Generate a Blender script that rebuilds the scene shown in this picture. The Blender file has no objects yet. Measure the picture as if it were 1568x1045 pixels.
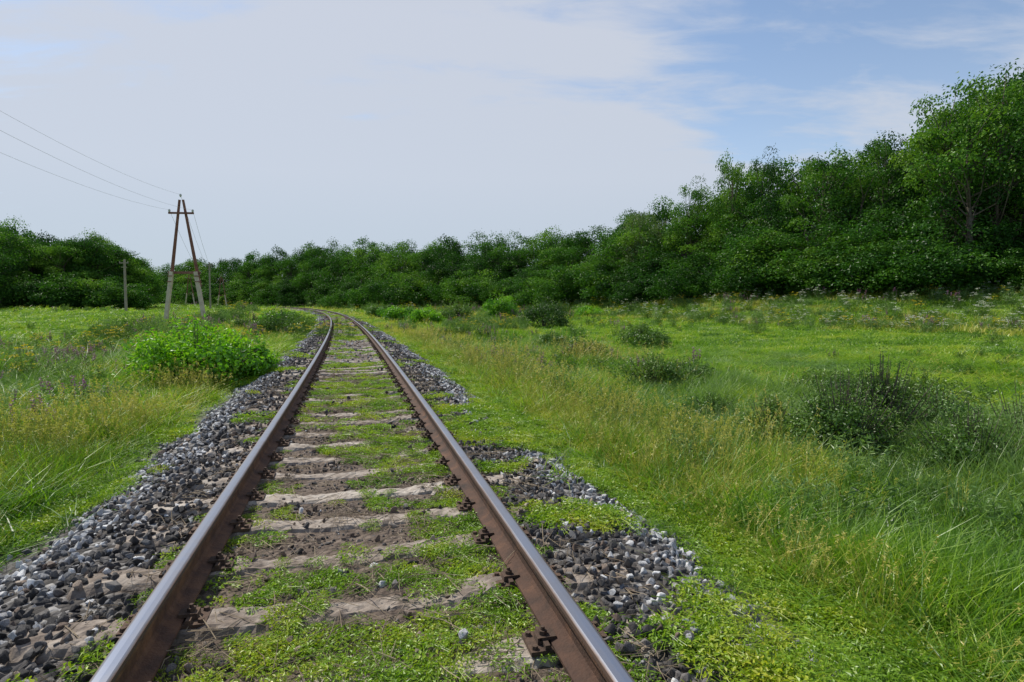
import bpy, math, random
import numpy as np
from mathutils import Vector, Euler, Matrix
R=np.random.RandomState(7)
sc=bpy.context.scene
# ------------------------------------------------------------ helpers
def smooth(a,b,x):
    t=np.clip((x-a)/(b-a),0,1); return t*t*(3-2*t)
_h=np.random.RandomState(3).rand(256,256)
def vnoise(x,y,s=1.0,off=0):
    x=np.asarray(x,float)*s+off+1000; y=np.asarray(y,float)*s+off*1.7+1000
    xi=np.floor(x).astype(int); yi=np.floor(y).astype(int)
    fx=x-xi; fy=y-yi; fx=fx*fx*(3-2*fx); fy=fy*fy*(3-2*fy)
    g=lambda a,b:_h[a%256,b%256]
    return (g(xi,yi)*(1-fx)+g(xi+1,yi)*fx)*(1-fy)+(g(xi,yi+1)*(1-fx)+g(xi+1,yi+1)*fx)*fy
def fbm(x,y,s=1.0,off=0):
    return (vnoise(x,y,s,off)+.5*vnoise(x,y,s*2.1,off+5)+.25*vnoise(x,y,s*4.3,off+11))/1.75
def cx(y):
    y=np.asarray(y,float)
    return -.26*y-.00055*y*y-.00045*np.clip(y-45,0,None)**2-.000012*np.clip(y-110,0,None)**3
def slope(y):
    y=np.asarray(y,float)
    return -.26-.0011*y-.0009*np.clip(y-45,0,None)-.000036*np.clip(y-110,0,None)**2
def roff(x,y):
    yy=np.clip(y,-60,230)
    return (x-cx(yy))/np.sqrt(1+slope(yy)**2)
def rise(y): return .35*smooth(35,150,np.asarray(y,float))
TT=np.array([-.95,-.85,-.64,-.61,-.42,-.2,.127,.346,.565,.858,1.2])
TY=np.array([80,88,98,240,215,150,105,80,70,62,56.])
TH=np.array([0,0,0,.2,.6,1.0,1.9,2.5,3.0,3.3,3.4])
def tanof(x,y): return np.clip(x/np.maximum(y,1.),-.95,1.2)
def gz(x,y):
    x=np.asarray(x,float); y=np.asarray(y,float)
    r=roff(x,y); n=(fbm(x,y,.15)-.5)
    z=-.03+0*x+rise(y)
    z=z-.20*smooth(1.45,2.2,np.abs(r))
    z=z-.50*smooth(2.2,4.8,r)-.12*smooth(2.2,3.6,-r)
    z=z+.6*smooth(14,70,y)*smooth(8,26,-r)
    z=z+n*.35*smooth(2.5,7,np.abs(r))
    t=tanof(x,y); yt=np.interp(t,TT,TY); H=np.interp(t,TT,TH)
    z=z+H*smooth(-20,-2,y-yt)*smooth(3,15,np.abs(r))
    z=z+5*smooth(14,60,y-yt)*smooth(6,40,np.abs(r))
    return z
def new_mat(name):
    m=bpy.data.materials.new(name); m.use_nodes=True
    nt=m.node_tree; nt.nodes.clear()
    return m,nt,nt.nodes,nt.links
def ramp(nodes,stops):
    r=nodes.new('ShaderNodeValToRGB'); e=r.color_ramp.elements
    while len(e)<len(stops): e.new(.5)
    for i,(p,c) in enumerate(stops):
        e[i].position=p; e[i].color=(c[0],c[1],c[2],1)
    return r
def math_(nodes,links,op,a,b=None,clamp=False):
    n=nodes.new('ShaderNodeMath'); n.operation=op; n.use_clamp=clamp
    for i,v in enumerate((a,b)):
        if v is None: continue
        if isinstance(v,(int,float)): n.inputs[i].default_value=v
        else: links.new(v,n.inputs[i])
    return n.outputs[0]
def noise(nodes,links,vec,scale,detail=3,rough=.55):
    n=nodes.new('ShaderNodeTexNoise'); n.inputs['Scale'].default_value=scale
    n.inputs['Detail'].default_value=detail; n.inputs['Roughness'].default_value=rough
    if vec is not None: links.new(vec,n.inputs['Vector'])
    return n.outputs['Fac']
def foliage(name,stops,trans=.35,nscale=.25,wt=.45,wn=.9,wr=.3,gloss=.03):
    m,nt,N,L=new_mat(name)
    geo=N.new('ShaderNodeNewGeometry'); at=N.new('ShaderNodeAttribute'); at.attribute_name='tint'
    oi=N.new('ShaderNodeObjectInfo')
    n1=noise(N,L,geo.outputs['Position'],nscale,2)
    a=math_(N,L,'MULTIPLY',math_(N,L,'SUBTRACT',n1,.5),wn)
    b=math_(N,L,'MULTIPLY',math_(N,L,'SUBTRACT',at.outputs['Fac'],.5),wt)
    c=math_(N,L,'MULTIPLY',math_(N,L,'SUBTRACT',oi.outputs['Random'],.5),wr)
    s=math_(N,L,'ADD',math_(N,L,'ADD',a,b),math_(N,L,'ADD',c,.5),True)
    rp=ramp(N,stops); L.new(s,rp.inputs[0])
    p=N.new('ShaderNodeBsdfDiffuse'); L.new(rp.outputs[0],p.inputs['Color'])
    t=N.new('ShaderNodeBsdfTranslucent')
    mx=N.new('ShaderNodeMixRGB'); mx.blend_type='MULTIPLY'; mx.inputs[0].default_value=1
    mx.inputs[2].default_value=(1.2,1.3,.6,1); L.new(rp.outputs[0],mx.inputs[1]); L.new(mx.outputs[0],t.inputs[0])
    ms=N.new('ShaderNodeMixShader'); ms.inputs[0].default_value=trans
    L.new(p.outputs[0],ms.inputs[1]); L.new(t.outputs[0],ms.inputs[2])
    g=N.new('ShaderNodeBsdfGlossy'); g.inputs['Roughness'].default_value=.42; g.inputs['Color'].default_value=(1,1,1,1)
    m2=N.new('ShaderNodeMixShader'); m2.inputs[0].default_value=gloss; L.new(ms.outputs[0],m2.inputs[1]); L.new(g.outputs[0],m2.inputs[2])
    o=N.new('ShaderNodeOutputMaterial'); L.new(m2.outputs[0],o.inputs[0])
    return m
def solid(name,stops,scale=8,rough=.8,metal=0,bump=.3,bscale=40,rnd=0.):
    m,nt,N,L=new_mat(name)
    tc=N.new('ShaderNodeTexCoord'); oi=N.new('ShaderNodeObjectInfo')
    n1=noise(N,L,tc.outputs['Object'],scale,6,.6)
    s=math_(N,L,'ADD',math_(N,L,'ADD',math_(N,L,'MULTIPLY',math_(N,L,'SUBTRACT',n1,.5),1.6),.5),math_(N,L,'MULTIPLY',math_(N,L,'SUBTRACT',oi.outputs['Random'],.5),rnd),True)
    rp=ramp(N,stops); L.new(s,rp.inputs[0])
    p=N.new('ShaderNodeBsdfPrincipled'); p.inputs['Roughness'].default_value=rough
    p.inputs['Metallic'].default_value=metal
    L.new(rp.outputs[0],p.inputs['Base Color'])
    b=N.new('ShaderNodeBump'); b.inputs['Strength'].default_value=bump; b.inputs['Distance'].default_value=.01
    L.new(noise(N,L,tc.outputs['Object'],bscale,5),b.inputs['Height']); L.new(b.outputs[0],p.inputs['Normal'])
    o=N.new('ShaderNodeOutputMaterial'); L.new(p.outputs[0],o.inputs[0])
    return m
class MB:
    def __init__(s): s.V=[];s.F=[];s.T=[];s.M=[];s.n=0
    def add(s,V,F,tint=.5,mi=0):
        V=np.asarray(V,float); n=len(V)
        s.V.append(V); s.F+= [tuple(int(i)+s.n for i in f) for f in F]
        s.T.append(np.full(n,tint) if np.isscalar(tint) else np.asarray(tint,float))
        s.M+= [mi]*len(F); s.n+=n
    def obj(s,name,mats,coll=None,smooth=False,parent=None):
        me=bpy.data.meshes.new(name); me.from_pydata(np.concatenate(s.V).tolist(),[],s.F)
        a=me.attributes.new('tint','FLOAT','POINT'); a.data.foreach_set('value',np.concatenate(s.T).astype(np.float32))
        for m in mats: me.materials.append(m)
        me.polygons.foreach_set('material_index',s.M)
        if smooth: me.polygons.foreach_set('use_smooth',[True]*len(s.F))
        me.update()
        o=bpy.data.objects.new(name,me)
        (coll or sc.collection).objects.link(o)
        if parent: o.parent=parent
        return o
def unit(v): return v/np.maximum(np.linalg.norm(v,axis=-1,keepdims=True),1e-9)
def leaves(mb,C,Nn,Ln,W,tint,rng,mi=0,fold=.15):
    n=len(C)
    if n==0: return
    Nn=unit(Nn); q=unit(rng.normal(size=(n,3))); t=unit(np.cross(Nn,q)); b=np.cross(Nn,t)
    Ln=np.broadcast_to(np.asarray(Ln,float),(n,))[:,None]; W=np.broadcast_to(np.asarray(W,float),(n,))[:,None]
    V=np.stack([C-t*Ln/2,C+b*W/2+Nn*W*fold-t*Ln*.1,C+t*Ln/2-Nn*Ln*.1,C-b*W/2+Nn*W*fold-t*Ln*.1],1).reshape(-1,3)
    F=np.arange(4*n).reshape(n,4)
    mb.add(V,F.tolist(),np.repeat(np.broadcast_to(tint,(n,)),4),mi)
def tube(mb,P,rad,sides=6,mi=0,tint=.5):
    P=np.asarray(P,float); n=len(P); V=[]
    for i in range(n):
        d=P[min(i+1,n-1)]-P[max(i-1,0)]; d=d/np.linalg.norm(d)
        a=np.cross(d,[0,0,1.] if abs(d[2])<.9 else [1.,0,0]); a/=np.linalg.norm(a); b=np.cross(d,a)
        for k in range(sides):
            th=2*math.pi*k/sides; V.append(P[i]+rad[i]*(a*math.cos(th)+b*math.sin(th)))
    F=[(i*sides+k,i*sides+(k+1)%sides,(i+1)*sides+(k+1)%sides,(i+1)*sides+k) for i in range(n-1) for k in range(sides)]
    F.append(tuple(range(sides))[::-1]); F.append(tuple((n-1)*sides+k for k in range(sides)))
    mb.add(V,F,tint,mi)
def box(mb,c,s,rot=0,mi=0,tint=.5,M=None):
    V=np.array([[x,y,z] for x in(-.5,.5) for y in(-.5,.5) for z in(-.5,.5)])*np.array(s)
    if M is not None: V=V@np.array(M).T
    if rot: 
        c_,s_=math.cos(rot),math.sin(rot); V=V@np.array([[c_,s_,0],[-s_,c_,0],[0,0,1]])
    V=V+np.array(c)
    mb.add(V,[(0,1,3,2),(4,6,7,5),(0,4,5,1),(2,3,7,6),(0,2,6,4),(1,5,7,3)],tint,mi)
def blades(mb,n,rad,hmin,hmax,w,lean,rng,mi=0,rows=4):
    a=rng.rand(n)*2*math.pi; rr=rad*np.sqrt(rng.rand(n))
    base=np.stack([rr*np.cos(a),rr*np.sin(a),np.full(n,-.03)],1)
    h=hmin+(hmax-hmin)*rng.rand(n); th=rng.rand(n)*2*math.pi
    d=np.stack([np.cos(th),np.sin(th),0*th],1); ln=lean*(.3+rng.rand(n))*h
    ph=rng.rand(n)*2*math.pi; sd=np.stack([np.cos(ph),np.sin(ph),0*ph],1)
    ww=w*(.6+.8*rng.rand(n)); V=[]
    for k in range(rows):
        t=k/(rows-1); wk=ww*(1-t**1.6*.93)
        c=base+d*(ln*t**2)[:,None]; c[:,2]+=h*(t-.25*lean*t*t)
        V.append(c-sd*wk[:,None]/2); V.append(c+sd*wk[:,None]/2)
    V=np.stack(V,1).reshape(-1,3); F=[]
    for i in range(n):
        o=i*2*rows
        for k in range(rows-1): F.append((o+2*k,o+2*k+1,o+2*k+3,o+2*k+2))
    tn=np.clip(.5+.25*rng.normal(size=n),0,1)[:,None]+np.repeat(np.linspace(-.12,.12,rows),2)[None,:]
    mb.add(V,F,tn.reshape(-1),mi)
def newcoll(name): return bpy.data.collections.new(name)
def scatter(name,P,rot,scl,idx,coll,parent=None):
    n=len(P); me=bpy.data.meshes.new(name); me.vertices.add(n)
    me.vertices.foreach_set('co',np.asarray(P,np.float32).reshape(-1))
    a=me.attributes.new('rot','FLOAT_VECTOR','POINT'); a.data.foreach_set('vector',np.asarray(rot,np.float32).reshape(-1))
    a=me.attributes.new('scl','FLOAT_VECTOR','POINT'); a.data.foreach_set('vector',np.asarray(scl,np.float32).reshape(-1))
    a=me.attributes.new('idx','INT','POINT'); a.data.foreach_set('value',np.asarray(idx,np.int32))
    ob=bpy.data.objects.new(name,me); sc.collection.objects.link(ob)
    if parent: ob.parent=parent
    g=bpy.data.node_groups.new(name+'_gn','GeometryNodeTree')
    g.interface.new_socket('Geometry',in_out='INPUT',socket_type='NodeSocketGeometry')
    g.interface.new_socket('Geometry',in_out='OUTPUT',socket_type='NodeSocketGeometry')
    N=g.nodes;L=g.links; gi=N.new('NodeGroupInput');go=N.new('NodeGroupOutput')
    ip=N.new('GeometryNodeInstanceOnPoints'); ci=N.new('GeometryNodeCollectionInfo')
    ci.inputs['Collection'].default_value=coll; ci.inputs['Separate Children'].default_value=True; ci.inputs['Reset Children'].default_value=True
    def na(nm,ty):
        x=N.new('GeometryNodeInputNamedAttribute'); x.data_type=ty; x.inputs['Name'].default_value=nm
        return [o for o in x.outputs if o.enabled and o.name=='Attribute'][0]
    e=N.new('FunctionNodeEulerToRotation')
    L.new(gi.outputs[0],ip.inputs['Points']); L.new(ci.outputs[0],ip.inputs['Instance'])
    ip.inputs['Pick Instance'].default_value=True
    L.new(na('idx','INT'),ip.inputs['Instance Index'])
    L.new(na('rot','FLOAT_VECTOR'),e.inputs[0]); L.new(e.outputs[0],ip.inputs['Rotation'])
    L.new(na('scl','FLOAT_VECTOR'),ip.inputs['Scale'])
    L.new(ip.outputs[0],go.inputs[0])
    md=ob.modifiers.new('scatter','NODES'); md.node_group=g
    return ob
def ring(d0,d1,dens,rng,a0=-48,a1=46):
    phi=math.radians(a1-a0); A=(d1*d1-d0*d0)/2*phi; n=int(A*dens)
    d=np.sqrt(d0*d0+(d1*d1-d0*d0)*rng.rand(n)); a=math.radians(a0)+phi*rng.rand(n)
    return d*np.sin(a),d*np.cos(a)
def place(x,y): return np.stack([x,y,gz(x,y)],1)
def zrot(n,rng,tilt=.0):
    return np.stack([rng.normal(size=n)*tilt,rng.normal(size=n)*tilt,rng.rand(n)*2*math.pi],1)

# ------------------------------------------------------------ materials
GR=foliage('grass_blades',[(0,(.045,.12,.010)),(.35,(.11,.24,.016)),(.65,(.23,.37,.026)),(1,(.42,.45,.06))],.40,.35,wn=1.5,wt=.7)
ST=foliage('straw_grass',[(0,(.17,.26,.03)),(.45,(.38,.39,.06)),(1,(.64,.52,.18))],.35,.3,wn=1.2)
SG=foliage('bluish_grass',[(0,(.07,.16,.04)),(.5,(.15,.26,.07)),(1,(.27,.36,.12))],.35,.3)
HB=foliage('herb_leaves',[(0,(.10,.22,.012)),(.5,(.22,.36,.018)),(1,(.45,.45,.03))],.38,1.6,wn=1.4)
WD=foliage('weed_leaves',[(0,(.035,.09,.015)),(.5,(.09,.18,.027)),(1,(.20,.29,.055))],.3,.4)
LF=foliage('tree_leaves',[(0,(.012,.044,.006)),(.35,(.03,.10,.010)),(.65,(.065,.175,.016)),(1,(.155,.28,.03))],.33,.07,wt=.85,wn=.7,wr=.5,gloss=.015)
LP=foliage('pale_leaves',[(0,(.05,.10,.025)),(.5,(.12,.19,.05)),(1,(.23,.3,.11))],.3,.1,wt=.7,wn=.4,wr=.3)
SB=foliage('shrub_leaves_bright',[(0,(.04,.15,.008)),(.5,(.14,.35,.013)),(1,(.30,.50,.025))],.4,1.,wt=.95,wn=.5)
SD=foliage('shrub_leaves_dark',[(0,(.02,.06,.010)),(.5,(.06,.135,.02)),(1,(.155,.26,.05))],.3,.6,wt=.8,wn=.4)
FW=foliage('white_petals',[(0,(.5,.52,.45)),(1,(.75,.75,.7))],.2,1)
FY=foliage('yellow_petals',[(0,(.5,.38,.01)),(1,(.7,.57,.02))],.2,1)
FP=foliage('purple_petals',[(0,(.2,.08,.18)),(1,(.36,.17,.33))],.2,1)
BK=solid('bark',[(0,(.04,.032,.022)),(1,(.16,.13,.10))],3,.9)
RUST=solid('rusty_iron',[(0,(.022,.012,.008)),(.5,(.075,.035,.020)),(1,(.19,.09,.042))],9,.85,.0,.5,90,.3)
FAST=solid('dirty_fastener_iron',[(0,(.03,.018,.013)),(.5,(.075,.045,.03)),(1,(.15,.09,.055))],14,.9,.0,.5,90,.3)
TWG=solid('dry_twig',[(0,(.12,.085,.055)),(1,(.34,.27,.18))],14,.9,0,.2,60,.8)
def steel_mat():
    m,nt,N,L=new_mat('polished_rail_steel')
    geo=N.new('ShaderNodeNewGeometry'); at=N.new('ShaderNodeAttribute'); at.attribute_name='tint'
    n=noise(N,L,geo.outputs['Position'],4,6,.65)
    f=math_(N,L,'ADD',at.outputs['Fac'],math_(N,L,'MULTIPLY',math_(N,L,'SUBTRACT',n,.53),.8),True)
    rp=ramp(N,[(.0,(.05,.027,.018)),(.35,(.09,.052,.036)),(.62,(.17,.16,.17)),(1,(.30,.32,.38))]); L.new(f,rp.inputs[0])
    p=N.new('ShaderNodeBsdfPrincipled'); L.new(rp.outputs[0],p.inputs['Base Color'])
    L.new(math_(N,L,'MULTIPLY',f,.9),p.inputs['Metallic'])
    L.new(math_(N,L,'SUBTRACT',.6,math_(N,L,'MULTIPLY',f,.32)),p.inputs['Roughness'])
    o=N.new('ShaderNodeOutputMaterial'); L.new(p.outputs[0],o.inputs[0]); return m
STEEL=steel_mat()
CONC=solid('weathered_concrete',[(0,(.085,.062,.048)),(.3,(.19,.15,.12)),(.6,(.32,.27,.225)),(1,(.5,.45,.39))],10,.92,0,1.2,26,.4)
STN_D=solid('dark_stone',[(0,(.024,.022,.022)),(.5,(.06,.055,.054)),(1,(.17,.155,.145))],14,.85,0,.4,60,1.)
STN_L=solid('grey_stone',[(0,(.10,.10,.105)),(.5,(.27,.27,.28)),(1,(.62,.62,.62))],12,.85,0,.4,60,1.3)
STN_B=solid('brown_stone',[(0,(.08,.055,.042)),(.5,(.21,.155,.12)),(1,(.42,.35,.28))],12,.9,0,.4,60,1.1)
POLE=solid('red_brown_timber',[(0,(.1,.04,.028)),(.5,(.2,.085,.06)),(1,(.28,.15,.11))],3,.85)
STUB=solid('pole_concrete',[(0,(.42,.33,.24)),(1,(.66,.57,.46))],3,.9)
TIMB=solid('grey_timber',[(0,(.2,.16,.12)),(1,(.4,.35,.28))],3,.9)
WIRE=solid('wire_metal',[(0,(.25,.25,.27)),(1,(.4,.4,.42))],3,.5)
GLS=solid('insulator_ceramic',[(0,(.4,.4,.38)),(1,(.6,.6,.58))],3,.3)

# ------------------------------------------------------------ ground
def axis(lim,n,k): 
    u=np.linspace(-1,1,n); return lim*np.sinh(k*u)/math.sinh(k)
q=axis(900,361,7.2); yv=np.concatenate([-axis(60,60,2.)[30:][::-1][:-1],np.linspace(0,30,170)[:-1],np.geomspace(30,1200,190)])
Q,Y=np.meshgrid(q,yv); cl=np.clip(Y,-60,230); X=Q+cx(cl)
Z=gz(X,Y)+(.012*(fbm(X,Y,6)-.5)*2)*(np.abs(Q)<3)
nx,ny=len(q),len(yv)
me=bpy.data.meshes.new('ground')
me.from_pydata(np.stack([X,Y,Z],-1).reshape(-1,3).tolist(),[],[(j*nx+i,j*nx+i+1,(j+1)*nx+i+1,(j+1)*nx+i) for j in range(ny-1) for i in range(nx-1)])
a=me.attributes.new('r','FLOAT','POINT'); a.data.foreach_set('value',roff(X,Y).astype(np.float32).reshape(-1))
me.polygons.foreach_set('use_smooth',[True]*len(me.polygons))
ground=bpy.data.objects.new('ground',me); sc.collection.objects.link(ground)
m,nt,N,L=new_mat('ground_soil_grass'); me.materials.append(m)
geo=N.new('ShaderNodeNewGeometry'); pos=geo.outputs['Position']
at=N.new('ShaderNodeAttribute'); at.attribute_name='r'
ar=math_(N,L,'ABSOLUTE',at.outputs['Fac'])
nz=noise(N,L,pos,2.5,4)
arn=math_(N,L,'ADD',ar,math_(N,L,'MULTIPLY',math_(N,L,'SUBTRACT',nz,.5),.9))
def mr(v,a,b):
    n=N.new('ShaderNodeMapRange'); n.inputs[1].default_value=a; n.inputs[2].default_value=b; L.new(v,n.inputs[0]); return n.outputs[0]
vor=N.new('ShaderNodeTexVoronoi'); vor.inputs['Scale'].default_value=24; L.new(pos,vor.inputs['Vector'])
sx=N.new('ShaderNodeSeparateColor'); L.new(vor.outputs['Color'],sx.inputs[0])
gr=ramp(N,[(0,(.025,.022,.02)),(.45,(.06,.053,.048)),(.8,(.14,.13,.125)),(1,(.32,.31,.30))]); L.new(sx.outputs[0],gr.inputs[0])
dirt=ramp(N,[(.25,(.04,.027,.02)),(.5,(.11,.08,.06)),(.75,(.24,.19,.15))]); L.new(noise(N,L,pos,14,7,.75),dirt.inputs[0])
soil=ramp(N,[(.3,(.05,.10,.014)),(.5,(.11,.19,.024)),(.7,(.2,.25,.04))]); L.new(noise(N,L,pos,.35,5,.65),soil.inputs[0])
def mix(f,a,b):
    n=N.new('ShaderNodeMixRGB'); L.new(f,n.inputs[0]); L.new(a,n.inputs[1]); L.new(b,n.inputs[2]); return n.outputs[0]
c1=mix(mr(arn,.75,1.15),dirt.outputs[0],gr.outputs[0])
c2=mix(mr(arn,2.0,2.35),c1,soil.outputs[0])
p=N.new('ShaderNodeBsdfPrincipled'); p.inputs['Roughness'].default_value=.95; L.new(c2,p.inputs['Base Color'])
bp=N.new('ShaderNodeBump'); bp.inputs['Distance'].default_value=.03; bp.inputs['Strength'].default_value=.8
L.new(math_(N,L,'ADD',math_(N,L,'MULTIPLY',vor.outputs['Distance'],-1),noise(N,L,pos,30,5)),bp.inputs['Height']); L.new(bp.outputs[0],p.inputs['Normal'])
o=N.new('ShaderNodeOutputMaterial'); L.new(p.outputs[0],o.inputs[0])

# ------------------------------------------------------------ railway track
track=bpy.data.objects.new('railway_track',None); sc.collection.objects.link(track)
ys=[-8.]
while ys[-1]<215:
    ys.append(ys[-1]+.55/math.sqrt(1+slope(ys[-1])**2))
ys=np.array(ys)
prof=[(-.075,0),(-.075,.012),(-.02,.03),(-.009,.045),(-.009,.115),(-.035,.126),(-.0375,.145),(-.033,.155),(-.022,.1595),(0,.1605),(.022,.1595),(.033,.155),(.0375,.145),(.035,.126),(.009,.115),(.009,.045),(.02,.03),(.075,.012),(.075,0)]
for side,nm in((-1,'rail_left'),(1,'rail_right')):
    mb=MB(); V=[];T=[]; yy=np.concatenate([np.arange(-8,40,.6),np.arange(40,215,2.)]); k=len(prof)
    for y in yy:
        s=float(slope(y)); c=1/math.sqrt(1+s*s); nx_,ny_=c,-s*c
        for i,(u,v) in enumerate(prof):
            o_=side*.797+u; V.append((float(cx(y))+nx_*o_,y+ny_*o_,.02+v+float(rise(y)))); 
            T.append({7:.3,8:.9,9:1.,10:.85,11:.3,12:.1}.get(i,0.))
    F0=[];F1=[]
    for j in range(len(yy)-1):
        for i in range(k-1):
            f=(j*k+i,(j+1)*k+i,(j+1)*k+i+1,j*k+i+1)
            (F1 if 6<=i<=11 else F0).append(f)
    mb.add(V,F0,T,0); mb.F+=F1; mb.M+=[1]*len(F1)
    mb.obj(nm,[RUST,STEEL],parent=track)
slc=newcoll('sleeper_shapes')
for v in range(8):
    rng=np.random.RandomState(20+v); nxs,nys=80,10
    xs=np.linspace(-1.35,1.35,nxs); ysn=np.linspace(-.135,.135,nys); mb=MB(); V=[]
    kk=22; e0=np.interp(xs,np.linspace(-1.35,1.35,kk),np.abs(rng.normal(size=kk))*.022); e1=np.interp(xs,np.linspace(-1.35,1.35,kk),np.abs(rng.normal(size=kk))*.022)
    dm=np.interp(xs,np.linspace(-1.35,1.35,9),rng.normal(size=9)*.008)
    for i,x in enumerate(xs):
        for j,yq in enumerate(ysn):
            ax=abs(x); zz=.0 if ax>.62 else -.022+.022*smooth(.3,.62,ax)
            edge=1. if j in(0,nys-1) else 0
            inset=(e0[i] if yq<0 else -e1[i])*(abs(yq)/.135)
            zz=zz+(dm[i] if ax<.68 else 0)-edge*(.022+abs(rng.normal())*.012)+rng.normal()*.0035-.6*(e0[i] if j<=1 else (e1[i] if j>=nys-2 else 0))-(.03 if (ax>1.33) else 0)
            V.append((x+rng.normal()*.003,yq*(1 if ax>.6 else .93)+inset+rng.normal()*.004*(1+edge),zz))
    b0=len(V)
    for x in xs:
        for yq in(-.15,.15): V.append((x*1.01,yq,-.18))
    F=[(i*nys+j,(i+1)*nys+j,(i+1)*nys+j+1,i*nys+j+1) for i in range(nxs-1) for j in range(nys-1)]
    for i in range(nxs-1):
        F.append((i*nys,b0+2*i,b0+2*i+2,(i+1)*nys)); F.append((i*nys+nys-1,(i+1)*nys+nys-1,b0+2*i+3,b0+2*i+1))
    F.append(tuple([j for j in range(nys)]+[b0+1,b0])); e=(nxs-1)*nys
    F.append(tuple([e+j for j in range(nys)][::-1]+[b0+2*nxs-2,b0+2*nxs-1]))
    mb.add(V,F); mb.obj('sleeper_shape',[CONC],slc)
n=len(ys)
sp=np.stack([cx(ys),ys,.006+R.normal(size=n)*.004+rise(ys)],1)
rot=np.stack([R.normal(size=n)*.012,R.normal(size=n)*.004,np.arctan(-slope(ys))+R.normal(size=n)*.018],1)
scatter('sleepers',sp,rot,np.ones((n,3)),R.randint(0,8,n),slc,track)
fc=newcoll('fastener_shapes'); mb=MB()
box(mb,(0,0,.011),(.33,.145,.018))
for s in(-1,1):
    box(mb,(s*.098,0,.028),(.02,.14,.02)); 
    box(mb,(s*.085,0,.041),(.07,.06,.014)); box(mb,(s*.118,0,.034),(.018,.06,.026))
    tube(mb,[(s*.098,0,.018),(s*.098,0,.078)],[.009,.009],8); tube(mb,[(s*.098,0,.047),(s*.098,0,.064)],[.018,.018],6)
    for t in(-.05,.05):
        tube(mb,[(s*.145,t,.014),(s*.145,t,.034)],[.015,.012],6)
mb.obj('fastener_shape',[FAST],fc)
P=[];Ro=[]
for side in(-1,1):
    s=slope(ys); c=1/np.sqrt(1+s*s)
    P.append(np.stack([cx(ys)+c*side*.797,ys-s*c*side*.797,.002+rise(ys)],1)); Ro.append(np.stack([0*ys,0*ys,np.arctan(-s)],1))
P=np.concatenate(P); scatter('rail_fasteners',P,np.concatenate(Ro),np.ones((len(P),3)),np.zeros(len(P)),fc,track)

# ------------------------------------------------------------ ballast
import bmesh
def rocks(cn,mat,nr,seed):
    c=newcoll(cn)
    for v in range(nr):
        rng=np.random.RandomState(seed+v); bm=bmesh.new()
        pts=unit(rng.normal(size=(13,3)))*(.8+.3*rng.rand(13,1))*np.array([1,.78,.6])*.5
        for p_ in pts: bm.verts.new(p_)
        rs=bmesh.ops.convex_hull(bm,input=bm.verts)
        bmesh.ops.delete(bm,geom=[g for g in rs['geom_interior'] if isinstance(g,bmesh.types.BMVert)],context='VERTS')
        bmesh.ops.bevel(bm,geom=bm.edges[:],offset=.025,segments=1,affect='EDGES')
        me=bpy.data.meshes.new('stone'); bm.to_mesh(me); bm.free(); me.materials.append(mat)
        o=bpy.data.objects.new('stone_shape',me); c.objects.link(o)
    return c
def strip(r0,r1,y0,y1,dens,rng):
    n=int((r1-r0)*(y1-y0)*1.04*dens); r=r0+(r1-r0)*rng.rand(n); y=y0+(y1-y0)*rng.rand(n)
    s=slope(y); c=1/np.sqrt(1+s*s); return cx(y)+c*r,y-s*c*r,r
allr=newcoll('ballast_stone_shapes')
for nm,mt,sd in(('a',STN_D,100),('b',STN_L,200),('c',STN_B,300)):
    cc=rocks('tmp_'+nm,mt,5,sd)
    for o in list(cc.objects):
        o.name='%s_stone'%nm; allr.objects.link(o)
PX=[];PY=[];PR=[];SZ=[]
for (y0,y1,dens,sz) in((0.3,6,620,.058),(6,14,360,.068),(14,35,170,.088),(35,110,48,.135)):
    for a_,b_ in((-2.35,-.87),(.87,2.25)):
        x,y,r=strip(a_,b_,y0,y1,dens,R); k=fbm(x,y,1.3,3)
        keep=(np.abs(r)<np.where(r>0,1.78,1.9)+.8*(k-.4))|(R.rand(len(x))<.10); x,y,r=x[keep],y[keep],r[keep]
        PX.append(x);PY.append(y);PR.append(r);SZ.append(sz*(.5+.9*R.rand(len(x))))
    x,y,r=strip(-.72,.72,y0,y1,dens*1.1,R); PX.append(x);PY.append(y);PR.append(r);SZ.append(sz*(.15+.5*R.rand(len(x))**1.5))
    x,y,r=strip(-.72,.72,y0,y1,dens*.12,R); PX.append(x);PY.append(y);PR.append(r);SZ.append(sz*(.7+.7*R.rand(len(x))))
x,y,r,s=map(np.concatenate,(PX,PY,PR,SZ)); n=len(x); z=gz(x,y)+s*.12
def phase(y):
    i=np.clip(np.searchsorted(ys,y),1,len(ys)-1); a_=ys[i-1]; b_=ys[i]; return np.minimum(np.abs(y-a_),np.abs(b_-y))
yc=y+slope(y)*(r/np.sqrt(1+slope(y)**2))
onsl=(phase(yc)<.13)&(np.abs(r)<1.36)
pk=fbm(x,y,2.2,55)
drop=np.where(np.abs(r)<.8,.80+.15*smooth(.4,.5,pk),np.where(np.abs(r)<1.15,.2+.6*smooth(.5,.65,pk),.05+.5*smooth(.55,.7,pk)))
keep=~(onsl&(R.rand(n)<drop))
z=np.where(onsl,rise(y)+s*.2,z)
sp=R.rand(n); ar_=np.abs(r)
pl=np.clip(.10+.78*smooth(1.2,1.8,ar_+.5*(fbm(x,y,.8,13)-.5)),0,1); kind=np.where(sp<pl,1,0)
kind=np.where((ar_<.8)&(R.rand(n)<.6),2,kind); kind=np.where((ar_>=.8)&(R.rand(n)<.07),2,kind)
kind=np.where((ar_<.8)&(y>14)&(R.rand(n)<.3),1,kind)
idx=kind*5+R.randint(0,5,n)
P=np.stack([x,y,z],1)
scatter('ballast_gravel',P[keep],(R.rand(n,3)*6.28)[keep],np.repeat(s[:,None],3,1)[keep],idx[keep],allr)
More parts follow.
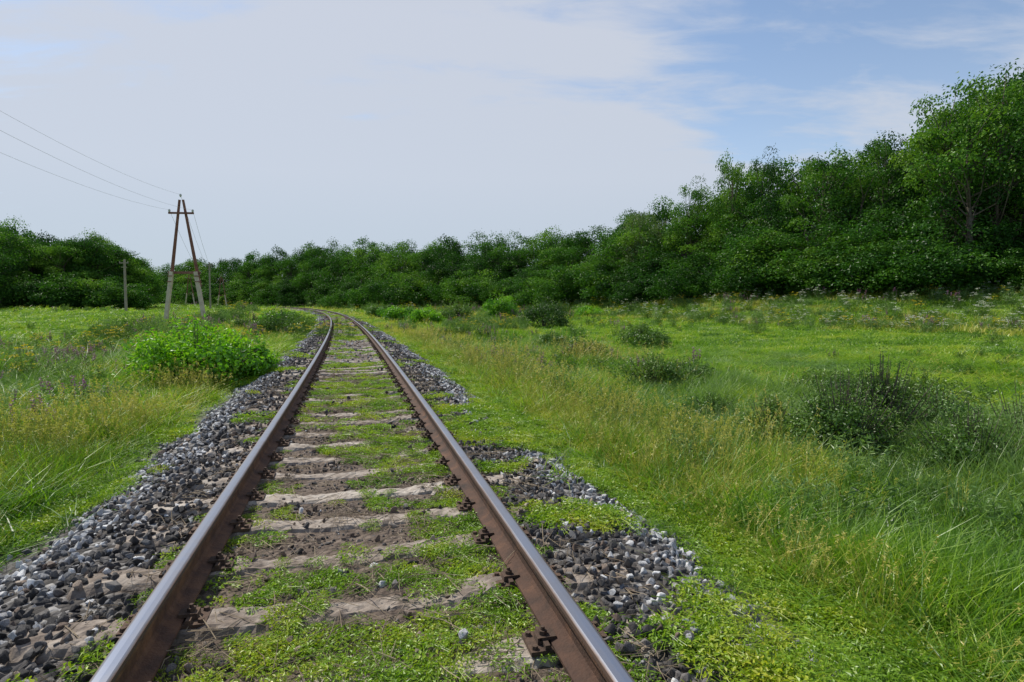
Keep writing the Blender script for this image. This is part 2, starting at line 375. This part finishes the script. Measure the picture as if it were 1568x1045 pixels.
tw=newcoll('twig_shapes')
for v in range(4):
    rng=np.random.RandomState(600+v); mb=MB()
    for j in range(5):
        a=rng.rand()*6.28; p0=rng.normal(size=3)*[.05,.05,.004]+[0,0,.012]; d=np.array([math.cos(a),math.sin(a),rng.normal()*.12])*(.05+.07*rng.rand())
        tube(mb,[p0-d,p0+rng.normal(size=3)*.006,p0+d],[.0016,.002,.0008],4)
    mb.obj('twig_shape',[TWG],tw)
x,y,r=strip(-1.3,1.3,.5,12,34,R); kp=np.abs(np.abs(r)-.8)>.06; x,y=x[kp],y[kp]; P=place(x,y); P[:,2]+=.03
scatter('dry_twigs',P,zrot(len(x),R,.15),np.ones((len(x),3))*(.5+.7*R.rand(len(x),1)),R.randint(0,4,len(x)),tw)

# ------------------------------------------------------------ low herbs among the sleepers
hc=newcoll('herb_shapes')
for v in range(5):
    rng=np.random.RandomState(50+v); mb=MB(); k=90
    a=rng.rand(k)*6.28; rr=.12*np.sqrt(rng.rand(k)); C=np.stack([rr*np.cos(a),rr*np.sin(a),.004+.055*rng.rand(k)*(1-rr/.16)],1)
    leaves(mb,C,rng.normal(size=(k,3))*.5+[0,0,1],.022+.012*rng.rand(k),.010+.006*rng.rand(k),np.clip(.5+.25*rng.normal(size=k),0,1),rng)
    blades(mb,22,.11,.03,.10,.004,1.2,rng)
    for j in range(7):
        t=rng.rand()*6.28; q1=np.array([math.cos(t),math.sin(t),0])
        tube(mb,[(0,0,.005),q1*.08+[0,0,.02],q1*.17+[0,0,.012]],[.0015]*3,3)
    mb.obj('herb_shape',[HB],hc)
PX=[];PY=[];SC=[];ZA=[]
for (y0,y1,dens,s0) in((.3,6,200,.7),(6,14,90,.95),(14,40,22,1.5),(40,90,5,2.6)):
    x,y,r=strip(-1.0,1.0,y0,y1,dens,R); yc=y+slope(y)*(r/np.sqrt(1+slope(y)**2)); ph=phase(yc)
    on=ph<.14; k=.55*fbm(x,y,3.2,9)+.45*fbm(x,y,.8,19); thr=np.where(on,.56,.47)+np.where(np.abs(r)>.66,.04,0)+(.05 if y0>=14 else 0)
    kp=(k+.05*R.normal(size=len(x))>thr)&(np.abs(np.abs(r)-.8)>.07); PX.append(x[kp]);PY.append(y[kp]);SC.append(s0*(.4+.8*R.rand(kp.sum()))); ZA.append(np.where(on,.03,.012)[kp])
    for a_,b_ in((-2.4,-.95),(.95,2.6)):
        x,y,r=strip(a_,b_,y0,y1,dens,R); k=fbm(x,y,1.3,23); near=((r>1.12)&(y-.26*r<2.25+.15*np.sin(r*9))&(y>.2))
        patch=((r>1.1)&(r<1.65)&(np.abs(y-3.75)<.24))|((r>1.0)&(r<1.8)&(y>5.6)&(y<9)&(k>.43))
        thr=.74-.26*smooth(1.6,2.1,np.abs(r)); kp=(k+.05*R.normal(size=len(x))>thr)|((near|patch)&(R.rand(len(x))<.9))
        PX.append(x[kp]);PY.append(y[kp]);SC.append(s0*(.6+.9*R.rand(kp.sum()))); ZA.append(np.full(kp.sum(),.035))
x,y,s,za=map(np.concatenate,(PX,PY,SC,ZA)); n=len(x); P=place(x,y); P[:,2]+=za; print('herbs',n)
scatter('creeping_weeds',P,zrot(n,R,.08),np.repeat(s[:,None],3,1),R.randint(0,5,n),hc)

# ------------------------------------------------------------ grass
gc=newcoll('grass_shapes')
def gobj(nm,mat,fn):
    for v in range(3):
        rng=np.random.RandomState(sum(map(ord,nm))+v); mb=MB(); fn(mb,rng); mb.obj('%s_%d'%(nm,v),mat,gc)
gobj('g0_green',[GR],lambda mb,r_:blades(mb,50,.17,.14,.44,.009,.85,r_))
gobj('g1_short',[GR],lambda mb,r_:blades(mb,55,.17,.06,.2,.007,.8,r_))
def strawf(mb,r_):
    blades(mb,40,.16,.15,.4,.007,.6,r_)
    k=9
    for i in range(k):
        a=r_.rand()*6.28; b=np.array([math.cos(a),math.sin(a),0])*.14*r_.rand(); d=np.array([r_.normal()*.12,r_.normal()*.12,0]); h=.4+.22*r_.rand()
        tube(mb,[b,b+d*.4+[0,0,h*.5],b+d+[0,0,h]],[.0018,.0015,.001],3,1,.6)
        C=b+d+np.array([0,0,h])+r_.normal(size=(7,3))*[.006,.006,.03]; leaves(mb,C,r_.normal(size=(7,3)),.03,.006,.8,r_,1)
gobj('g2_straw',[GR,ST],strawf)
gobj('g3_blue',[SG],lambda mb,r_:blades(mb,50,.17,.18,.5,.008,.6,r_))
gobj('g4_far',[GR],lambda mb,r_:blades(mb,110,.6,.12,.38,.028,.6,r_,rows=3))
gobj('g5_farstraw',[ST],lambda mb,r_:blades(mb,100,.6,.15,.5,.026,.45,r_,rows=3))
gobj('g6_yellow',[ST],lambda mb,r_:blades(mb,55,.17,.12,.36,.006,.8,r_))
PX=[];PY=[];SX=[];SZ=[];ID=[]
for (d0,d1,dens,sxy,sz,far) in((1.2,4.5,90,.95,.9,0),(4.5,9,54,1.15,1.1,0),(9,16,23,1.55,1.15,0),(16,28,8.5,2.3,1.15,0),(28,50,2.3,1.2,1.,1),(50,85,.85,1.9,1.2,1),(85,150,.26,3.2,1.5,1),(150,240,.1,5,2,1)):
    x,y=ring(d0,d1,dens,R); r=roff(x,y); ar_=np.abs(r); k=fbm(x,y,1.1,31)
    lim=np.where(r>0,1.88,2.05)+.6*(k-.5)
    kp=(ar_>lim)|((ar_>1.55)&(R.rand(len(x))<.03)); kp&=(y<np.interp(tanof(x,y),TT,TY)+3)
    x,y,r,k=x[kp],y[kp],r[kp],k[kp]; ar_=np.abs(r); n=len(x)
    z1=fbm(x,y,.22,41); z2=fbm(x,y,.7,61); u=R.rand(n)
    grow=.38+.62*smooth(1.9,3.0,ar_); grow=grow*(.2+1.6*z2)
    lawn=(r>9)&(y<np.interp(tanof(x,y),TT,TY)-24)&(r>.30*y)&(y>9); lawnL=(r<-9)&(y>22)
    grow=np.where(lawn|lawnL,grow*.5,grow)
    lush=(r>2.6)&(y<7)
    grow=np.where(lush,grow*1.25,grow)
    if not far:
        tp=np.where(u<.05+.45*smooth(.5,.7,z1),2,0)
        tp=np.where((r>2.1)&(r<3.9)&(y>4.2)&(u<.55),2,tp); tp=np.where((r>2.1)&(r<3.7)&(y>4.5)&(R.rand(n)<.5),6,tp)
        tp=np.where((r<-2.2)&(z2>.55)&(u<.4),6,tp)
        tp=np.where((r>5)&(z1<.42)&(u<.6),3,tp); tp=np.where((r<-5)&(z1<.40)&(u<.45),3,tp)
        tp=np.where(lush&(y<4.5),np.where(u<.9,0,1),tp)
        tp=np.where(ar_<2.35,np.where(u<.85,1,0),tp)
        tp=np.where((lawn|lawnL)&(tp==2)&(R.rand(n)<.7),0,tp)
    else:
        tp=np.where((u<.08+.4*smooth(.5,.66,z1))&~(lawn|lawnL),5,4); tp=np.where((r>2)&(r<7)&(u<.35),5,tp)
        grow=np.where((ar_<9)&(y>40),grow*.6,grow)
    PX.append(x);PY.append(y);SX.append(np.full(n,sxy)*(.8+.4*R.rand(n)));SZ.append(sz*grow*(.8+.4*R.rand(n)));ID.append(tp*3+R.randint(0,3,n))
x,y,sx_,sz_,idx=map(np.concatenate,(PX,PY,SX,SZ,ID)); n=len(x); print('grass',n)
scatter('meadow_grass',place(x,y),zrot(n,R,.12),np.stack([sx_,sx_,sz_],1),idx,gc)

# ------------------------------------------------------------ weeds & flowers
wc=newcoll('wildflower_shapes')
def weedf(nm,mats,flower,h0,h1,stems,fsz,fn,seed):
    for v in range(2):
        rng=np.random.RandomState(seed+v); mb=MB()
        for i in range(stems):
            a=rng.rand()*6.28; b=np.array([math.cos(a),math.sin(a),0])*.25*math.sqrt(rng.rand()); d=np.array([rng.normal()*.1,rng.normal()*.1,0]); h=h0+(h1-h0)*rng.rand()
            tube(mb,[b,b+d*.4+[0,0,h*.5],b+d+[0,0,h]],[.004,.003,.002],3,0,.4)
            k=26; t=rng.rand(k)**.8; C=b+d*(t[:,None]**2)+np.stack([rng.normal(size=k)*.05,rng.normal(size=k)*.05,h*t*.95],1)
            leaves(mb,C,rng.normal(size=(k,3))+[0,0,.6],.07+.04*rng.rand(k),.022,np.clip(.5+.3*rng.normal(size=k),0,1),rng,0)
            if flower:
                top=b+d+np.array([0,0,h]); C=top+rng.normal(size=(fn,3))*fsz
                leaves(mb,C,rng.normal(size=(fn,3))*.5+[0,0,1],.03,.028,rng.rand(fn),rng,1)
        mb.obj(nm+'_%d'%v,mats,wc)
weedf('w0_green',[WD],False,.3,.75,14,(0,0,0),0,400)
weedf('w1_white',[WD,FW],True,.5,.9,7,(.045,.045,.012),18,410)
weedf('w2_yellow',[WD,FY],True,.4,.7,8,(.04,.04,.012),16,420)
weedf('w3_purple',[WD,FP],True,.35,.65,9,(.014,.014,.06),24,430)
weedf('w4_pale',[SG],False,.3,.7,16,(0,0,0),0,440)
PX=[];PY=[];SC=[];ID=[]
for (d0,d1,dens,s0) in((5,12,3.,.8),(12,30,1.4,1.0),(30,60,.8,1.5),(60,110,.4,2.),(110,200,.09,3)):
    x,y=ring(d0,d1,dens,R); r=roff(x,y); t=tanof(x,y); yt=np.interp(t,TT,TY); qd=yt-y; n=len(x); u=R.rand(n)
    k=fbm(x,y,.25,77); k2=fbm(x,y,.35,91); k3=fbm(x,y,.3,103)
    lawn=((r>9)&(qd>24)&(r>.3*y))|((r<-12)&(y>22))
    kp=(np.abs(r)>3.2)&(y<yt+2)&((k>.47)|(qd<24)&(r>0))&(~lawn|(u<.05)); bank=(qd<24)&(r>0)
    kp&=~((y>40)&(np.abs(r)<9))
    tp=np.where(u<.5,0,4); tp=np.where((k2>.6)&(R.rand(n)<.5)&((r<0)|(y>15)),3,tp); tp=np.where((k3>.62)&(R.rand(n)<.4)&((r<0)|(y>30)),2,tp)
    tp=np.where(bank&(R.rand(n)<.42*(x>8)+.04),1,tp); tp=np.where(bank&(R.rand(n)<.10),2,tp)
    PX.append(x[kp]);PY.append(y[kp]);SC.append(s0*(.6+.7*R.rand(kp.sum()))*np.where(tp[kp]==1,.85,1));ID.append((tp*2+R.randint(0,2,n))[kp])
for cx_,cy_,rad,nn_,ty,s0 in((-15.5,20.5,2.2,34,2,.85),(-12.,19,1.0,12,2,.8),(-9.3,24,1.6,14,2,1.),(-11.5,13.8,1.3,24,3,.8),(-13.2,16,1.5,14,3,.9),(-14,30,3,20,3,1.1),(-2.4,36,1.8,16,3,1.1),(1.5,21,1.0,10,3,.9),(-5.5,62,3.,24,2,1.5),(9,55,4,16,2,1.3)):
    PX.append(cx_+rad*R.normal(size=nn_));PY.append(cy_+rad*.8*R.normal(size=nn_));SC.append(s0*(.6+.6*R.rand(nn_)));ID.append(ty*2+R.randint(0,2,nn_))
x,y,s,idx=map(np.concatenate,(PX,PY,SC,ID)); n=len(x); print('weeds',n)
scatter('wildflowers',place(x,y),zrot(n,R,.08),np.stack([s,s,s*.9],1),idx,wc)

# ------------------------------------------------------------ trees
def crown(mb,seed,H,W,base,nc,lpc,ls,mi=1,trunk=.22,fill=.55,limb=True,flat=1.):
    rng=np.random.RandomState(seed); hc_=(H+base)/2; hr=(H-base)/2
    lean=np.array([rng.normal()*.03,rng.normal()*.03,0])*H
    tp=[np.array([0,0,-.4]),np.array([0,0,H*.2])+lean*.2,np.array([0,0,H*.5])+lean*.6,np.array([0,0,H*.85])+lean]
    if limb: tube(mb,tp,[trunk*1.2,trunk,trunk*.6,trunk*.15],8,0)
    C=[]
    while len(C)<nc:
        d=unit(rng.normal(size=3)); rr=fill+(1-fill)*rng.rand()**.6
        if d[2]<-.75: continue
        c=d*rr*np.array([W/2,W/2,hr]); c*=(.78+.42*rng.rand()); c[2]+=hc_; 
        if c[2]<base*.8: continue
        C.append(c)
    for c in C:
        cr=W*(.10+.10*rng.rand()); n=int(lpc*(.6+.8*rng.rand()))
        d=unit(rng.normal(size=(n,3))+[0,0,.35]); rad=cr*(.55+.5*rng.rand(n,1)); sh=np.array([1.15,1.15,.75*flat])
        p_=c+d*rad*sh; p_+=rng.normal(size=(n,3))*cr*.12
        t0=.5+.22*rng.normal()
        leaves(mb,p_,d+rng.normal(size=(n,3))*.55+[0,0,.25],ls*(.7+.6*rng.rand(n)),ls*.62*(.7+.6*rng.rand(n)),np.clip(t0+.12*rng.normal(size=n),0,1),rng,mi)
        if limb:
            z0=min(max(base*.5,c[2]-H*.22),H*.8); s0=np.array([0,0,z0])+lean*(z0/H); mid=(s0+c)/2+rng.normal(size=3)*.05*W+[0,0,-.02*H]
            tube(mb,[s0,mid,c,c+(c-mid)*.35],[trunk*.34,trunk*.2,trunk*.1,.01],5,0)
trees=[]
hold=newcoll('tree_shapes')
specs=[(1,12,8.5,.3,62,200),(2,13,7.5,.6,56,210),(3,11,9,.2,66,190),(4,14,8,.8,60,200),(5,12,9.5,.3,64,200)]
for sd,H,W,b,nc,l in specs:
    mb=MB(); crown(mb,sd*13,H,W,b,nc,l,.28); trees.append((mb.obj('tree_shape',[BK,LF],hold).data,H))
airy=[]
for sd,H,W,b,nc,l,mt in((71,14,6.5,5.5,30,150,LF),(83,15,7.5,4.,38,150,LF),(97,13,9,3.,34,120,LP)):
    mb=MB(); crown(mb,sd,H,W,b,nc,l,.25,fill=.35,trunk=.20); airy.append((mb.obj('tree_shape',[BK,mt],hold).data,H))
edge=[]
for sd in(31,32,33):
    mb=MB(); crown(mb,sd,5,6.5,.0,36,150,.23,limb=False,fill=.5); edge.append((mb.obj('bush_shape',[BK,LF],hold).data,5))
SKX=np.array([0,15,60,130,200,222,240,300,350,400,450,540,600,700,800,900,930,1000,1050,1088,1105,1170,1250,1340,1385,1400,1450,1520,1568,1800])
SKY_=np.array([328,332,358,357,388,425,410,402,400,390,381,370,371,366,359,352,335,316,290,305,290,255,245,230,222,175,150,124,118,110.])
def topz(t,d):
    px=784+t*914; return (466-np.interp(px,SKX,SKY_))/914*d+1.36
forest=bpy.data.objects.new('forest',None); sc.collection.objects.link(forest)
cnt=0
def put(mesh,H0,x,y,h,wf,nm,par=None):
    global cnt
    o=bpy.data.objects.new(nm,mesh); sc.collection.objects.link(o); z=float(gz(x,y)); s=h/H0
    o.location=(x,y,z-.1); o.rotation_euler=(R.normal()*.03,R.normal()*.03,R.rand()*6.28); o.scale=(s*wf,s*wf,s); o.parent=par; cnt+=1; return o
t=.98
while t>-.625:
    yt=float(np.interp(t,TT,TY)); step=4.4*(1+yt/200)/(yt*1.15)
    for row,(dy,hf) in enumerate(((1,.55),(6,.80),(12,.98),(18,1.0))):
        tt=t+R.normal()*step*.35; d=yt+dy*(1+.3*R.rand())
        x=tt*d; y=d; h=(topz(tt,d)-float(gz(x,y)))*hf*(.91+.12*R.rand())
        h=max(h,4); m_,H0=trees[R.randint(len(trees))]
        wf=np.clip((7.0+2.4*R.rand())*(1+yt/400)/(8.5*h/H0),.7,1.8)
        put(m_,H0,x,y,h,wf,'forest_tree',forest)
    for j in range(2):
        tt=t+R.normal()*step*.5; d=yt-2-3*R.rand(); m_,H0=edge[R.randint(3)]; h=2.4+3.0*R.rand(); h*=(1+yt/300)
        put(m_,H0,tt*d,d,h,1.3,'forest_bush',forest)
    t-=step
for i in range(44):
    t=-.63-.33*R.rand() if i>8 else -.625-.03*R.rand(); row=R.rand(); d=88+16*row+(8 if t>-.66 else 0)
    if t<-.88: d-=8
    h=(topz(t,d)-float(gz(t*d,d)))*(.85+.15*row)*(.92+.12*R.rand()); m_,H0=trees[R.randint(5)]
    put(m_,H0,t*d,d,h,np.clip(7.2/(8.5*h/H0),.8,1.6),'forest_tree',forest)
for i in range(26):
    t=-.64-.32*R.rand(); d=84+4*R.rand(); m_,H0=edge[R.randint(3)]; put(m_,H0,t*d,d,2.5+3*R.rand(),1.3,'forest_bush',forest)
def pxd(px,d): return (px-784)/914*d
for px,top,d,k,wf in((1118,234,88,0,.7),(1165,236,86,1,.7),(1045,278,92,1,.8),(970,314,98,2,.9),(1345,212,76,1,.9),(1440,145,66,1,1.1),(1520,116,64,1,1.15),(1568,122,66,0,1.5),(1485,155,62,0,1.3),(1600,115,64,1,1.1),(1255,232,78,0,1.2)):
    x=pxd(px,d); h=(466-top)/914*d+1.36-float(gz(x,d)); m_,H0=airy[k]; put(m_,H0,x,d,h,wf*14/h*(h/14)**.35 if h>14 else wf,'deciduous_tree')

# ------------------------------------------------------------ shrubs
def shrub(px,d,w,h,mat,seed,ls,nc=34,lpc=120,nm='shrub',shoots=26):
    mb=MB(); crown(mb,seed,h*.9,w,.02,nc,lpc,ls,limb=False,fill=.35,mi=1)
    rng=np.random.RandomState(seed)
    for i in range(shoots):
        a=rng.rand()*6.28; rr=rng.rand(); e=np.array([math.cos(a)*w*.58*rr,math.sin(a)*w*.58*rr,h*(.75+.5*rng.rand())*(1-.35*rr*rr)])
        tube(mb,[(e[0]*.1,e[1]*.1,-.05),(e[0]*.55,e[1]*.55,e[2]*.5),e],[.012*h,.008*h,.003],4,0)
        k=20; tt=.5+.55*rng.rand(k); C=e*tt[:,None]+rng.normal(size=(k,3))*.025*w
        leaves(mb,C,rng.normal(size=(k,3))+[0,0,.5],ls,ls*.45,np.clip(.65+.2*rng.normal(size=k),0,1),rng,1)
    o=mb.obj(nm,[BK,mat]); x=pxd(px,d); o.location=(x,d,float(gz(x,d))-.03); return o
shrub(300,11.6,2.3,1.15,SB,501,.095,46,110,shoots=70)
shrub(375,12.2,1.2,.75,SB,502,.09,24,90,shoots=40)
shrub(235,12.4,1.0,.75,SB,503,.09,20,90,shoots=40)
shrub(432,31,3.0,1.2,WD,504,.13,30,90); shrub(425,40,2.6,1.2,SB,505,.13,30,90)
shrub(768,72,3.6,3.0,SB,506,.2,40,110); shrub(832,52,4.2,2.2,SD,507,.17,40,120)
shrub(700,62,3.4,1.9,WD,508,.18); shrub(655,60,3.2,1.6,SB,509,.18); shrub(610,66,3.6,1.7,SB,510,.18); shrub(585,80,4,1.8,WD,513,.2)
shrub(1300,7.6,1.2,1.05,SD,511,.045,34,130,shoots=90); shrub(1355,8.3,1.1,1.15,SD,512,.045,30,120,shoots=90); shrub(1185,8.2,.9,.7,WD,514,.045,22,110,shoots=60)
shrub(1000,13.5,1.6,.75,WD,515,.06,26,110,shoots=60); shrub(1050,14.5,1.2,.6,SD,516,.06,20,90,shoots=40); shrub(985,28,2.6,1.1,WD,517,.1)
shrub(1500,6.6,1.2,.8,WD,518,.045,24,110,shoots=70); shrub(1580,7.4,1.3,.9,SG,519,.045,24,110,shoots=60); shrub(1440,8.4,1.2,.75,SG,520,.05,20,100,shoots=60)
shrub(900,22,1.6,.7,WD,521,.08); shrub(850,26,1.7,.8,WD,522,.09); shrub(1270,12,1.6,.6,WD,523,.06,shoots=50); shrub(905,85,4,1.4,SB,524,.2)
shrub(1090,10.2,.9,.5,WD,525,.045,18,90,shoots=40); shrub(1420,11,1.5,.7,WD,526,.06,20,90,shoots=50)

# ------------------------------------------------------------ poles
def aframe(x,y,H,nm,full=True,ang=0.):
    e=bpy.data.objects.new(nm,None); sc.collection.objects.link(e); e.location=(x,y,float(gz(x,y))); e.rotation_euler=(0,0,ang)
    k=H/10.3; sp=1.5*k; zt=H*.40
    mb=MB()
    for s in(-1,1):
        f=lambda z:s*(sp*(1-z/H)+.09*k)
        tube(mb,[(f(zt*.72),.2*k,zt*.72),(f(zt),.17*k,zt),(f(H*.97),0,H*.97)],[.15*k,.145*k,.10*k],8)
    mb.obj(nm+'_legs',[POLE],parent=e)
    mb=MB()
    for s in(-1,1):
        M=Matrix.Rotation(-s*math.atan(sp/H),3,'Y'); f=lambda z:s*(sp*(1-z/H)+.09*k)
        box(mb,(f(zt*.5),-.02,zt*.5-.3),(.27*k,.28*k,zt+.8),M=M)
    mb.obj(nm+'_concrete_stubs',[STUB],parent=e)
    mb=MB(); f=sp*(1-zt/H)
    box(mb,(0,.12*k,zt*1.0),(2*f+.7*k,.18*k,.2*k)); box(mb,(0,-.12*k,H*.865),(1.95*k,.13*k,.15*k)); 
    for s in(-1,1):
        for zz in(zt*.82,zt*.93): box(mb,(s*(sp*(1-zz/H)+.09*k),0,zz),(.34*k,.42*k,.06))
    mb.obj(nm+'_crossarms',[POLE],parent=e)
    mb=MB(); tops=[(-.9*k,H*.865),(.9*k,H*.865),(0,H*.985)]
    for xx,zz in tops:
        tube(mb,[(xx,-.12*k,zz+.03),(xx,-.12*k,zz+.14*k),(xx,-.12*k,zz+.22*k),(xx,-.12*k,zz+.3*k)],[.03*k,.09*k,.1*k,.05*k],8)
    mb.obj(nm+'_insulators',[GLS],parent=e)
    bpy.context.view_layer.update()
    return [e.matrix_world@Vector((xx,-.12*k,zz+.25*k)) for xx,zz in tops]
t1=aframe(pxd(284,50),50,10.5,'utility_pole',ang=.1)
t0=aframe(-13.6,0,10.4,'utility_pole.001',ang=.1)
t2=aframe(pxd(341,150),150,8.2,'utility_pole.002'); t3=aframe(pxd(292,140),140,7.8,'utility_pole.003')
def wire(mb,a,b,sag,rad=.014):
    P=[]
    for i in range(25):
        u=i/24; p_=a.lerp(b,u); P.append((p_.x,p_.y,p_.z-4*sag*u*(1-u)))
    tube(mb,P,[rad]*25,4)
mb=MB()
for a,b in zip(t1,t0): wire(mb,a,b,1.3,.006)
for a,b in zip(t1,t2): wire(mb,a,b,3.2,.010)
mb.obj('power_lines',[WIRE])
def pole(px,d,h,nm):
    mb=MB(); tube(mb,[(0,0,-.3),(0,0,h*.5),(.03,0,h)],[.17,.15,.12],8); box(mb,(0,-.1,h*.93),(1.1,.1,.1)); box(mb,(0,-.1,h*.85),(.7,.08,.08))
    for s in(-.5,0,.5): tube(mb,[(s,-.1,h*.93+.05),(s,-.1,h*.93+.22)],[.05,.05],6)
    o=mb.obj(nm,[TIMB]); x=pxd(px,d); o.location=(x,d,float(gz(x,d)))
pole(194,74,6.5,'wooden_pole'); pole(323,100,8.2,'wooden_pole.001')

# ------------------------------------------------------------ light, sky, camera
el=math.radians(50); sv=Vector((-.80,.60,0)).normalized(); S=Vector((sv.x*math.cos(el),sv.y*math.cos(el),math.sin(el)))
sun=bpy.data.lights.new('sun','SUN'); sun.energy=5.0; sun.angle=math.radians(.5); sun.color=(1,.95,.85)
so=bpy.data.objects.new('sun',sun); sc.collection.objects.link(so); so.rotation_euler=(-S).to_track_quat('-Z','Y').to_euler()
w=bpy.data.worlds.new('World'); sc.world=w; w.use_nodes=True; nt=w.node_tree; N=nt.nodes; L=nt.links; N.clear()
sk=N.new('ShaderNodeTexSky'); sk.sky_type='NISHITA'; sk.sun_disc=False; sk.sun_elevation=el; sk.sun_rotation=math.atan2(S.x,S.y)
sk.air_density=1.0; sk.dust_density=.2
bg=N.new('ShaderNodeBackground'); bg.inputs[1].default_value=.15; L.new(sk.outputs[0],bg.inputs[0])
tc=N.new('ShaderNodeTexCoord'); sxyz=N.new('ShaderNodeSeparateXYZ'); L.new(tc.outputs['Generated'],sxyz.inputs[0])
zc=math_(N,L,'ADD',math_(N,L,'MAXIMUM',sxyz.outputs[2],0.),.16)
cmb=N.new('ShaderNodeCombineXYZ'); L.new(math_(N,L,'DIVIDE',sxyz.outputs[0],zc),cmb.inputs[0]); L.new(math_(N,L,'DIVIDE',sxyz.outputs[1],zc),cmb.inputs[1])
mp=N.new('ShaderNodeMapping'); mp.inputs['Rotation'].default_value=(0,0,.22); mp.inputs['Scale'].default_value=(.75,1.7,1); L.new(cmb.outputs[0],mp.inputs[0])
nn=N.new('ShaderNodeTexNoise'); nn.inputs['Scale'].default_value=1.4; nn.inputs['Detail'].default_value=10; nn.inputs['Roughness'].default_value=.58; nn.inputs['Distortion'].default_value=.3; L.new(mp.outputs[0],nn.inputs[0])
n2=N.new('ShaderNodeTexNoise'); n2.inputs['Scale'].default_value=4.2; n2.inputs['Detail'].default_value=9; n2.inputs['Roughness'].default_value=.62; n2.inputs['Distortion'].default_value=.5; L.new(mp.outputs[0],n2.inputs[0])
def blob(v,a,b,amt):
    d=N.new('ShaderNodeVectorMath'); d.operation='DOT_PRODUCT'; nv=N.new('ShaderNodeVectorMath'); nv.operation='NORMALIZE'; L.new(tc.outputs['Generated'],nv.inputs[0])
    L.new(nv.outputs[0],d.inputs[0]); d.inputs[1].default_value=Vector(v).normalized()
    m=N.new('ShaderNodeMapRange'); m.interpolation_type='SMOOTHSTEP'; m.inputs[1].default_value=a; m.inputs[2].default_value=b; L.new(d.outputs['Value'],m.inputs[0])
    return math_(N,L,'MULTIPLY',m.outputs[0],amt)
cov=math_(N,L,'ADD',nn.outputs['Fac'],.15)
cov=math_(N,L,'ADD',cov,math_(N,L,'MULTIPLY',math_(N,L,'SUBTRACT',n2.outputs['Fac'],.5),.5))
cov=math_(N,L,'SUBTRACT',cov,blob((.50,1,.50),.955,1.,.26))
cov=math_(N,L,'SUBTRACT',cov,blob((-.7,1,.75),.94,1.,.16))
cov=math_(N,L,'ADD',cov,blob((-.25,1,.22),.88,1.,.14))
cov=math_(N,L,'SUBTRACT',cov,blob((0,-1,.8),.3,1.,.35))  # unseen cloud gap behind the camera, added to lower ambient light
mlo=N.new('ShaderNodeMapRange'); mlo.interpolation_type='SMOOTHSTEP'; mlo.inputs[1].default_value=.36; mlo.inputs[2].default_value=.14; mlo.inputs[3].default_value=0.; mlo.inputs[4].default_value=.22; L.new(sxyz.outputs[2],mlo.inputs[0])
cov=math_(N,L,'ADD',cov,mlo.outputs[0])
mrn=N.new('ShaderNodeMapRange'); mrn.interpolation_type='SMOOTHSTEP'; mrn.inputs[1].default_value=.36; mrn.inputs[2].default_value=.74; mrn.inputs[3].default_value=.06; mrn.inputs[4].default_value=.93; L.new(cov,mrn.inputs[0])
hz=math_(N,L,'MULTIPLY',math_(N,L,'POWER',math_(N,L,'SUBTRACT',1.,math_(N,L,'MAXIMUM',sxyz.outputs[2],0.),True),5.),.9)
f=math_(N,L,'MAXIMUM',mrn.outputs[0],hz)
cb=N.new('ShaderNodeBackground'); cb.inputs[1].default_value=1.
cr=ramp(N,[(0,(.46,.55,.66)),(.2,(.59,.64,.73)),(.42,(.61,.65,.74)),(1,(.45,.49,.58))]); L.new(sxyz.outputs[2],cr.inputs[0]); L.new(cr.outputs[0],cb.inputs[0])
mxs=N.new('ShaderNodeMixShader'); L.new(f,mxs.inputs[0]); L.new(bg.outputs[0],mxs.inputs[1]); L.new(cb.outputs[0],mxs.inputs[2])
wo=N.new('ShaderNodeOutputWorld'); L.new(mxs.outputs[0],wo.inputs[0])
cam=bpy.data.cameras.new('camera'); co=bpy.data.objects.new('camera',cam); sc.collection.objects.link(co)
cam.sensor_width=36; cam.lens=36*914/1568; cam.clip_end=3000; cam.clip_start=.05
co.location=(0,0,1.36); co.rotation_euler=(math.radians(90-3.57),0,0); sc.camera=co
sc.view_settings.view_transform='Standard'; sc.view_settings.look='None'; sc.view_settings.exposure=0
print('trees',cnt)
